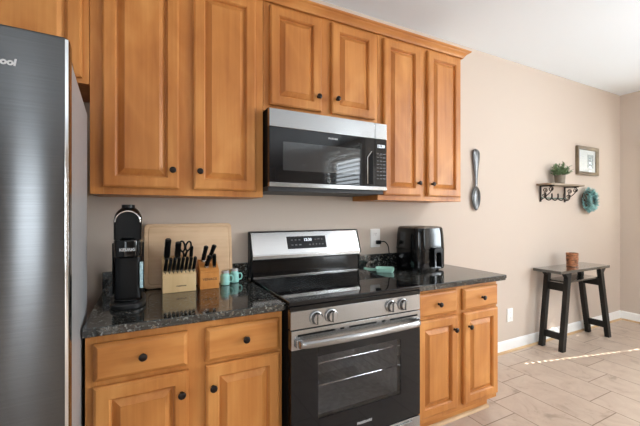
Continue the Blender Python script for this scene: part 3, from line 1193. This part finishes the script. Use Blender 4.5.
# ------------------------------------------------------------------ knife blocks and knives
def knife_handle(length, w, d, curve=.0):
    """handle standing along +z from the origin; riveted grip, returned as (grip, bolster, rivets)"""
    loops = []
    for i, (f, kw, kd) in enumerate(((0, .8, .9), (.08, .92, 1), (.3, 1.0, 1.0), (.55, .88, .95), (.8, 1.02, 1.0), (.94, 1.1, 1.0), (1.0, .8, .7))):
        loops.append(sup(curve * sin(f * pi) * .0, curve * f * f, f * length, d * kd / 2, w * kw / 2, 3, 16))
    g = rings(B(), loops)
    b = B()
    box(b, -d * .42, d * .42, -w * .40, w * .40, -.012, .0, .001)
    r = B()
    for f in (.25, .5, .75):
        m = Matrix.Translation((0, curve * f * f, f * length)) @ Matrix.Rotation(radians(90), 4, 'Y')
        lathe(r, [(.0022, -d * .53), (.0022, d * .53)], 0, 0, 10, mtx=m)
    return g, b, r


def place_knife(name, label, pos, direction, length, w, d, group, twist=0, curve=0.0):
    dirv = Vector(direction).normalized()
    m = dirv.to_track_quat('Z', 'Y').to_matrix().to_4x4() @ Matrix.Rotation(twist, 4, 'Z')
    t_ = thing(name, label, 'knife', pos, group=group, local=True)
    t_.rotation_euler = m.to_euler()
    g, b, r = knife_handle(length, w, d, curve)
    go = obj('handle', g, M_BLACK, t_)
    obj('bolster', b, M_STEEL, t_)
    obj('rivets', r, M_STEEL, go)
    return t_


# block one: pale, stepped
t = thing('knife_block', 'pale wooden knife block holding black knives and scissors, left of the orange block', 'knife block', (-.412, -.14, CT))
kbk = B()
prism(kbk, [(-.078, CT), (-.202, CT), (-.202, CT + .090), (-.150, CT + .126), (-.150, CT + .146), (-.095, CT + .178), (-.078, CT + .172)], 'x', -.494, -.334, .002)
kb1 = obj('block', kbk, M_BLOCK, t)
sl = B()
for i in range(8):
    x = -.484 + .0195 * i + .0035
    prism(sl, [(-.192, CT + .0970), (-.165, CT + .1156), (-.165, CT + .1166), (-.192, CT + .098)], 'x', x - .002, x + .002)
obj('slots', sl, M_MATTE, kb1, smooth=False)
obj('lettering', text_front('FARBERWARE', .0078, -.405, -.2026, CT + .032, bold=.0002), M_DARKPRINT, kb1, smooth=False)
first = None
ordw = ('leftmost', 'second from left', 'third from left', 'fourth from left', 'fifth from left', 'sixth from left', 'seventh from left', 'rightmost')
for i in range(8):
    x = -.4805 + .0195 * i
    lab = 'black steak knife in front row of pale block, ' + ordw[i]
    pos = (x, -.183, CT + .1155)
    if first is None:
        first = place_knife('steak_knife', lab, pos, (.10, -.45, 1), .070, .017, .0155, 'steak knives in the pale block')
    else:
        k = copy_tree(first)
        k.location = pos
        k['label'] = lab
BK = 'large knives in the pale block'
place_knife('kitchen_knife', 'tall black handled knife at left of the pale block back row', (-.470, -.120, CT + .176), (.04, -.30, 1), .105, .030, .030, BK, curve=-.012)
place_knife('kitchen_knife', 'shorter black handled knife beside the scissors in pale block', (-.418, -.120, CT + .176), (.03, -.30, 1), .084, .026, .030, BK, curve=-.008)
place_knife('kitchen_knife', 'small black paring knife right of the scissors in pale block', (-.350, -.125, CT + .172), (.02, -.30, 1), .060, .018, .018, BK)
# scissors
t = thing('kitchen_scissors', 'black handled kitchen scissors with loop grips in the pale knife block', 'scissors', (-.382, -.122, CT + .176), local=True)
t.rotation_euler = Vector((.03, -.3, 1)).to_track_quat('Z', 'Y').to_euler()


def loop_pts(cx_, cz_, rx, rz, tilt, n=24):
    out = []
    for i in range(n + 1):
        a = 2 * pi * i / n
        px, pz = rx * cos(a), rz * sin(a)
        out.append((cx_ + px * cos(tilt) - pz * sin(tilt), 0, cz_ + px * sin(tilt) + pz * cos(tilt)))
    return out


for s, rz in ((-1, .030), (1, .026)):
    hb = B()
    tube(hb, loop_pts(s * .0155, .056, .013, rz, -s * .15), .0048, 10)
    tube(hb, [(s * .004, 0, -.004), (s * .006, 0, .014), (s * .0125, 0, .03)], .0055, 10)
    obj('grip', hb, M_BLACK, t)
bl = B()
box(bl, -.008, .008, -.0015, .0015, -.002, .008, .001)
obj('blades', bl, M_STEEL, t)

# block two: amber
t = thing('knife_block', 'small orange wooden knife block between the pale block and the mint jars', 'knife block', (-.265, -.14, CT))
kbk = B()
prism(kbk, [(-.085, CT), (-.192, CT), (-.192, CT + .088), (-.196, CT + .089), (-.196, CT + .098), (-.100, CT + .150), (-.085, CT + .142)], 'x', -.312, -.214, .002)
kb2 = obj('block', kbk, M_BLOCK2, t)
obj('lettering', text_front('VENACE', .0185, -.262, -.1926, CT + .052, bold=.0001, depth=.0004, spacing=1.1), M_DARKPRINT, kb2, smooth=False)
K2 = 'knives in the orange block'
for lab, pos, dr_, L in (('black knife at back left of the orange block', (-.286, -.122, CT + .150), (.14, -.28, 1), .082),
                         ('black knife at back right of the orange block, tallest', (-.252, -.122, CT + .150), (.24, -.28, 1), .088),
                         ('black knife at front left of the orange block', (-.276, -.172, CT + .124), (.20, -.35, 1), .062),
                         ('black knife at front right of the orange block', (-.236, -.172, CT + .124), (-.06, -.35, 1), .066)):
    place_knife('kitchen_knife', lab, pos, dr_, L, .022, .021, K2, curve=-.004)


# ------------------------------------------------------------------ mint mugs (shakers)
def mug(x, y, label):
    t_ = thing('mint_jar', label, 'jar', (x, y, CT), group='mint jars beside the knife blocks', local=True)
    bm = lathe(B(), [(.020, 0), (.0245, .002), (.026, .008), (.026, .050), (.0245, .058), (.020, .064), (.019, .067)], n=36)
    jb = obj('jar_body', bm, M_TEAL, t_)
    lid_ = lathe(B(), [(.0195, .0672), (.0215, .068), (.0215, .078), (.020, .0805), (.002, .081)], n=36)
    obj('lid', lid_, M_STEEL_SIDE, t_)
    hm = B()
    pts = spline([(.0235, -.002, .050), (.037, -.004, .052), (.042, -.005, .036), (.038, -.004, .020), (.0245, -.002, .016)], 6)
    tube(hm, pts, .0042, 10)
    obj('handle', hm, M_TEAL, jb)
    return t_


mug(-.168, -.125, 'mint jar mug with handle standing beside the orange knife block')
mug(-.104, -.075, 'mint jar mug with handle nearest the range, against the backsplash')

# ------------------------------------------------------------------ spoon rest by the range
t = thing('spoon_rest', 'mint green spoon rest with flat handle on the granite right of the range', 'spoon rest', (.885, -.16, CT), local=True)
t.rotation_euler = (0, 0, radians(-38))


def rr2(cx_, cy_, hx, hy, z, r, n=5):
    pts = []
    for sx, sy, a0 in ((1, -1, -90), (1, 1, 0), (-1, 1, 90), (-1, -1, 180)):
        for i in range(n + 1):
            a = radians(a0 + 90 * i / n)
            pts.append(Vector((cx_ + sx * (hx - r) + r * cos(a), cy_ + sy * (hy - r) + r * sin(a), z)))
    return pts


bm = rings(B(), [rr2(.035, 0, .055, .045, .0, .014), rr2(.035, 0, .062, .052, .016, .016), rr2(.035, 0, .064, .054, .026, .016), rr2(.035, 0, .060, .050, .028, .014), rr2(.035, 0, .056, .046, .020, .012), rr2(.035, 0, .050, .040, .014, .012)])
obj('bowl', bm, M_TEAL2, t)
bm = rings(B(), [[Vector((x, y, z + dz)) for y, dz in ((-w, 0), (w, 0), (w, .007), (w * .5, .004), (-w * .5, .004), (-w, .007))] for x, w, z in
                 ((-.020, .040, .010), (-.055, .036, .008), (-.085, .032, .011), (-.108, .024, .016))])
obj('handle', bm, M_TEAL2, t, angle=25)

# ------------------------------------------------------------------ air fryer
AX, AY = 1.226, -.192
t = thing('air_fryer', 'glossy black air fryer with basket handle on the right counter', 'air fryer', (AX, AY, CT))
for sx in (-1, 1):
    for sy in (-1, 1):
        obj('foot', lathe(B(), [(.012, CT), (.012, CT + .0105)], AX + sx * .085, AY + sy * .085, 12), M_MATTE, t)
bm = rings(B(), [sup(AX, AY, CT + z, rx, ry, 4.2, 64) for z, rx, ry in ((.010, .130, .125), (.014, .141, .134), (.03, .144, .136), (.16, .144, .137), (.25, .140, .133), (.290, .136, .128), (.300, .134, .126))])
obj('body', bm, M_BLACKGLOSS, t, angle=50)
bm = rings(B(), [sup(AX, AY, CT + z, rx, ry, 4.2, 64) for z, rx, ry in ((.3002, .131, .123), (.307, .129, .121), (.310, .120, .112))])
obj('top_cover', bm, mat('bronze_brown_plastic', srgb(92, 76, 60), .4), t)
bm = rings(B(), [sup(AX, AY + .002, CT + z, rx, ry, 4.2, 64) for z, rx, ry in ((.150, .1447, .1395), (.1535, .1447, .1395))], False, False)
obj('basket_seam', bm, M_MATTE, t)
yh = AY - .134
hb = B()
hp = [(.040, .150), (.040, .030), (.027, .030), (.025, .118), (.016, .132), (-.016, .132), (-.025, .118), (-.027, .030), (-.040, .030), (-.040, .150), (-.030, .164), (.030, .164)]
prism(hb, [(AX + .018 + a, CT + b) for a, b in hp], 'y', yh - .030, yh - .002, .003)
obj('basket_handle', hb, M_BLACK, t)
obj('handle_inlay', bx(AX + .018 - .024, AX + .018 + .024, yh - .0055, yh - .0035, CT + .032, CT + .125), M_STEEL_D, t, smooth=False)

# ------------------------------------------------------------------ outlets and cord


def outlet(name, x, z, w, h, label, wall='back', y=0):
    t_ = thing(name, label, 'outlet', (x, -.001, z) if wall == 'back' else (XW - .001, y, z), 0 if wall == 'back' else radians(-90), group='white wall outlets', local=True)
    bm = rings(B(), [rrect(-w / 2 + i, w / 2 - i, -h / 2 + i, h / 2 - i, .006, yy) for yy, i in ((0, 0), (-.004, .0005), (-.006, .003))])
    obj('cover_plate', bm, M_PLASTIC_W, t_)
    for dz in (-.22, .22):
        bm = rings(B(), [rrect(-w * .24, w * .24, dz * h - h * .125, dz * h + h * .125, .008, yy) for yy in (-.0062, -.0082)])
        r_ = obj('receptacle', bm, M_PLASTIC_W, t_)
        s_ = B()
        for a in (-.006, .006):
            box(s_, a - .001, a + .001, -.0086, -.0082, dz * h - .001, dz * h + .008)
        lathe(s_, [(.0022, .0), (.0022, .0004)], 0, 0, 10, mtx=Matrix.Translation((0, -.0082, dz * h - .007)) @ Matrix.Rotation(radians(90), 4, 'X'))
        obj('slots', s_, M_MATTE, r_, smooth=False)
    return t_


outlet('wall_outlet', .962, 1.134, .088, .138, 'white wall outlet above the granite backsplash with a black plug in it')
outlet('wall_outlet', 2.545, .342, .085, .128, 'white wall outlet low on the back wall left of the table')
outlet('wall_outlet', 0, .37, .08, .125, 'white wall outlet low on the right wall near the corner', 'right', -.235)

t = thing('power_cord', 'black power cord plugged into the outlet behind the air fryer', 'power cord', (.978, -.0095, 1.104))
pl = B()
box(pl, .962, .994, -.038, -.0095, 1.090, 1.118, .004)
obj('plug', pl, M_BLACK, t)
cd = B()
tube(cd, spline([(.990, -.030, 1.106), (1.02, -.045, 1.107), (1.046, -.05, 1.075), (1.056, -.05, 1.02), (1.064, -.056, .972), (1.086, -.085, .955)], 8), .004, 8)
obj('cable', cd, M_BLACK, t)

# ------------------------------------------------------------------ decorative spoon on the wall
t = thing('wall_spoon', 'large pewter decorative spoon hanging on the wall right of the cabinets', 'wall decoration', (2.05, -.004, 1.6))
sx_ = 2.048
loops = []
for f, wd, th_, yy in ((1.892, .004, .004, -.012), (1.888, .020, .008, -.014), (1.875, .030, .012, -.016), (1.855, .034, .014, -.018), (1.82, .033, .014, -.018), (1.77, .027, .012, -.018), (1.70, .019, .009, -.018),
                       (1.63, .013, .008, -.018), (1.575, .0125, .007, -.018), (1.555, .016, .006, -.016)):
    loops.append([Vector((sx_ + .004 + 1.35 * wd * cos(2 * pi * k / 20), yy - th_ * sin(2 * pi * k / 20), f)) for k in range(20)])
obj('handle', rings(B(), loops), M_PEWTER, t)
bm = B()
lp = []
N = 28
for sc_, d in ((1.0, -.022), (.93, -.026), (.84, -.021), (.6, -.013), (.3, -.009), (.05, -.008)):
    lp.append([Vector((sx_ + .056 * sc_ * cos(2 * pi * k / N) * (1 + .12 * sin(2 * pi * k / N)), d, 1.452 + .108 * sc_ * sin(2 * pi * k / N))) for k in range(N)])
back = []
for sc_, d in ((.05, -.0045), (.4, -.005), (.75, -.010), (.97, -.018)):
    back.append([Vector((sx_ + .056 * sc_ * cos(2 * pi * k / N) * (1 + .12 * sin(2 * pi * k / N)), d, 1.452 + .108 * sc_ * sin(2 * pi * k / N))) for k in range(N)])
rings(bm, back + lp)
obj('bowl', bm, M_PEWTER, t)
om = B()
for i, z in enumerate((1.865, 1.845, 1.825)):
    tube(om, loop_pts(sx_ + .004, z, .012 - i * .002, .008, 0, 16), .0028, 6)
om.transform(Matrix.Translation((0, -.030, 0)))
obj('embossed_scrolls', om, M_PEWTER, t)

# ------------------------------------------------------------------ framed picture
t = thing('framed_picture', 'small framed print with wide white mat high on the wall near the corner', 'picture', (3.92, -.003, 1.752))
x0, x1, z0, z1 = 3.690, 4.128, 1.752, 2.073
prof = [(0, -.003), (0, -.030), (.006, -.036), (.016, -.034), (.026, -.028), (.034, -.026), (.038, -.020), (.038, -.003)]
bm = rings(B(), [rect(x0, x1, z0, z1, d, i) for i, d in prof], False, False)
obj('frame', bm, M_FRAME, t, angle=25)
fm = obj('mat_board', bx(x0 + .036, x1 - .036, -.012, -.004, z0 + .036, z1 - .036), M_MAT, t, smooth=False)
obj('print', bx(3.915, 4.045, -.0135, -.0122, 1.835, 1.99), M_ART, t, smooth=False)
ln = B()
for i in range(6):
    z = 1.985 - i * .027
    box(ln, 3.77, 3.86 - .012 * (i % 2), -.0130, -.0122, z, z + .005)
obj('faint_type', ln, mat('pale_grey_type', srgb(205, 212, 212), .8), t, smooth=False)
obj('glazing', bx(x0 + .037, x1 - .037, -.0185, -.0170, z0 + .037, z1 - .037), M_PANE, t, smooth=False)

# ------------------------------------------------------------------ wall shelf with scroll brackets
t = thing('wall_shelf', 'narrow wooden wall shelf on black scroll iron brackets with hooks', 'shelf', (3.3, -.003, 1.6))
SZ = 1.602
obj('board', bx(2.965, 3.57, -.150, -.003, SZ, SZ + .018, .003), M_SHELFWOOD, t)


def scroll(cy, cz, r0, r1, a0, turns, n=26):
    return [(0, cy + (r0 + (r1 - r0) * i / n) * cos(a0 + turns * 2 * pi * i / n), cz + (r0 + (r1 - r0) * i / n) * sin(a0 + turns * 2 * pi * i / n)) for i in range(n + 1)]


for bxx in (3.03, 3.47):
    bm = B()
    box(bm, bxx - .010, bxx + .010, -.014, -.003, SZ - .165, SZ - .001, .002)
    box(bm, bxx - .008, bxx + .008, -.140, -.003, SZ - .012, SZ - .0005, .001)

    def add(pts, r=.0042):
        tube(bm, [(bxx, p[1], p[2]) for p in pts], r, 8)
    add(scroll(-.108, SZ - .040, .026, .006, radians(60), 1.6))
    add(scroll(-.052, SZ - .048, .024, .006, radians(-60), -1.5))
    add(spline([(0, -.130, SZ - .03), (0, -.10, SZ - .075), (0, -.06, SZ - .11), (0, -.016, SZ - .145)], 6))
    add(scroll(-.040, SZ - .098, .018, .005, radians(100), 1.4))
    obj('bracket', bm, M_IRON, t)
br = B()
tube(br, [(3.03, -.022, SZ - .125), (3.47, -.022, SZ - .125)], .006, 8)
obj('hook_rail', br, M_VERDI, t)
for x in (3.08, 3.19, 3.30, 3.41):
    hk = B()
    tube(hk, spline([(x, -.030, SZ - .075), (x, -.034, SZ - .105), (x, -.032, SZ - .13), (x + .02, -.05, SZ - .148), (x + .045, -.06, SZ - .13), (x + .055, -.06, SZ - .095)], 5), .0055, 8)
    lathe(hk, [(.001, -.008), (.007, -.004), (.008, 0), (.007, .004), (.001, .008)], 0, 0, 12, mtx=Matrix.Translation((x + .055, -.06, SZ - .09)))
    obj('hook', hk, M_IRON, t)


# ------------------------------------------------------------------ plant on the shelf
def leaf(bm, p, d, up, L, W):
    d = Vector(d).normalized()
    s = d.cross(Vector(up)).normalized()
    n = s.cross(d).normalized()
    rows = []
    for f, w in ((0, .06), (.3, .85), (.55, 1.0), (.8, .6), (1, .04)):
        c = p + d * (L * f) + n * (.12 * L * sin(pi * f))
        rows.append((c + s * (W * w / 2) + n * (.1 * W), c, c - s * (W * w / 2) + n * (.1 * W)))
    vv = [[bm.verts.new(q) for q in r] for r in rows]
    for a, b in zip(vv, vv[1:]):
        for i in (0, 1):
            bm.faces.new((a[i], a[i + 1], b[i + 1], b[i]))


PX, PY, PZ = 3.245, -.078, SZ + .0183
t = thing('potted_plant', 'small bushy green plant in a grey pot on the wall shelf', 'plant', (PX, PY, PZ))
bm = lathe(B(), [(.041, PZ), (.044, PZ + .003), (.049, PZ + .088), (.051, PZ + .09), (.045, PZ + .09), (.043, PZ + .078)], PX, PY, 32)
obj('pot', bm, M_POT, t)
lf, st = B(), B()
rnd = random.Random(3)
for i in range(46):
    a = rnd.uniform(0, 2 * pi)
    tilt = rnd.uniform(.05, 1.15)
    L = rnd.uniform(.07, .135)
    base = Vector((PX + .02 * cos(a), PY + .02 * sin(a), PZ + .074))
    d = Vector((cos(a) * sin(tilt), sin(a) * sin(tilt) * .55, cos(tilt)))
    if base.y + d.y * L > -.03:
        d.y = -abs(d.y) * .3
    tip = base + d * L
    tube(st, [base, (base + tip) / 2 + Vector((0, 0, .01)), tip], .0013, 5)
    for k in range(8):
        f = .3 + .1 * k
        p = base.lerp(tip, f)
        la = rnd.uniform(0, 2 * pi)
        ld = d * .7 + Vector((cos(la), sin(la) * .7, .2 * rnd.random()))
        if p.y + ld.y * .05 > -.012:
            ld.y = -abs(ld.y)
        leaf(lf, p, ld, (.1, .2, 1), rnd.uniform(.032, .05), rnd.uniform(.012, .018))
obj('foliage', lf, M_LEAF, t)
obj('stems', st, M_STEM, t)

# ------------------------------------------------------------------ wreath
WX, WZ = 3.885, 1.468
t = thing('wreath', 'round teal leaf wreath hanging on the wall right of the shelf', 'wreath', (WX, -.004, WZ))
ringb = B()
R0 = .080
tube(ringb, [(WX + R0 * cos(2 * pi * i / 32), -.032, WZ + R0 * sin(2 * pi * i / 32)) for i in range(33)], .024, 10)
tube(ringb, [(WX, -.012, WZ + R0), (WX, -.006, WZ + R0 + .02)], .003, 6)
obj('twig_ring', ringb, M_STEM, t)
lf = B()
rnd = random.Random(11)
for i in range(620):
    a = rnd.uniform(0, 2 * pi)
    b = rnd.uniform(0, 2 * pi)
    rr = R0 + .03 * cos(b)
    p = Vector((WX + rr * cos(a), -.034 - .026 * max(0, sin(b)), WZ + rr * sin(a)))
    rad = Vector((cos(a), 0, sin(a)))
    tan = Vector((-sin(a), 0, cos(a)))
    d = rad * (cos(b) * .9 + rnd.uniform(-.3, .45)) + tan * rnd.uniform(.1, .8) + Vector((0, -.25 - .7 * max(0, sin(b)), 0))
    leaf(lf, p, d, (rnd.uniform(-.3, .3), -1, rnd.uniform(-.3, .3)), rnd.uniform(.028, .055), rnd.uniform(.014, .026))
obj('leaves', lf, M_LEAF_T, t)

# ------------------------------------------------------------------ console table
t = thing('side_table', 'tall narrow black wooden side table with splayed legs against the wall', 'table', (3.34, -.15, 0))
TZ = .775
TX0, TX1, TY0, TY1 = 2.875, 3.775, -.285, -.022
obj('table_top', bx(TX0, TX1, TY0, TY1, TZ - .028, TZ, .004), M_DARKTOP, t)
obj('lower_shelf', bx(3.055, 3.665, TY0 + .045, TY1 - .03, TZ - .135, TZ - .118, .002), M_DARKTOP, t)


def leg_poly(foot, top, w):
    return [(foot - w / 2, 0), (foot + w / 2, 0), (top + w / 2, TZ - .075), (top + w * 1.1, TZ - .029), (top - w * 1.3, TZ - .029), (top - w / 2, TZ - .075)]


LG = ((2.960, 3.055, TY0 + .018), (2.960, 3.055, TY1 - .060), (3.825, 3.665, TY0 + .018), (3.825, 3.665, TY1 - .060))
for f, tp, y in LG:
    w = .056
    if tp > 3.3:
        poly = [(f - w / 2, 0), (f + w / 2, 0), (tp + w / 2, TZ - .075), (tp + w * 1.3, TZ - .029), (tp - w * .6, TZ - .029), (tp - w / 2, TZ - .075)]
    else:
        poly = [(f - w / 2, 0), (f + w / 2, 0), (tp + w / 2, TZ - .075), (tp + w * .6, TZ - .029), (tp - w * 1.5, TZ - .029), (tp - w / 2, TZ - .075)]
    obj('leg', prism(B(), poly, 'y', y, y + .042, .003), M_DARKWOOD, t)


def at_h(f, tp, z):
    return f + (tp - f) * z / (TZ - .075)


for f, tp in ((2.960, 3.055), (3.825, 3.665)):
    xa = at_h(f, tp, .13)
    obj('stretcher', bx(xa - .012, xa + .012, TY0 + .061, TY1 - .061, .10, .165, .002), M_DARKWOOD, t)
    xb = at_h(f, tp, .60)
    obj('apron', bx(xb - .012, xb + .012, TY0 + .061, TY1 - .061, .56, .638, .002), M_DARKWOOD, t)

cx_, cy_ = 3.33, -.15
t = thing('candle_holder', 'mottled copper brown cup standing on the black side table', 'candle holder', (cx_, cy_, TZ), local=True)
bm = lathe(B(), [(.046, .0005), (.052, .004), (.050, .04), (.054, .075), (.052, .11), (.055, .135), (.052, .138), (.048, .13), (.046, .10)], n=36)
obj('cup', bm, M_COPPER, t)
bm = lathe(B(), [(.0455, .1005), (.045, .108), (.01, .109)], n=28)
cn = obj('wax', bm, mat('cream_wax', srgb(226, 206, 176), .5), t)
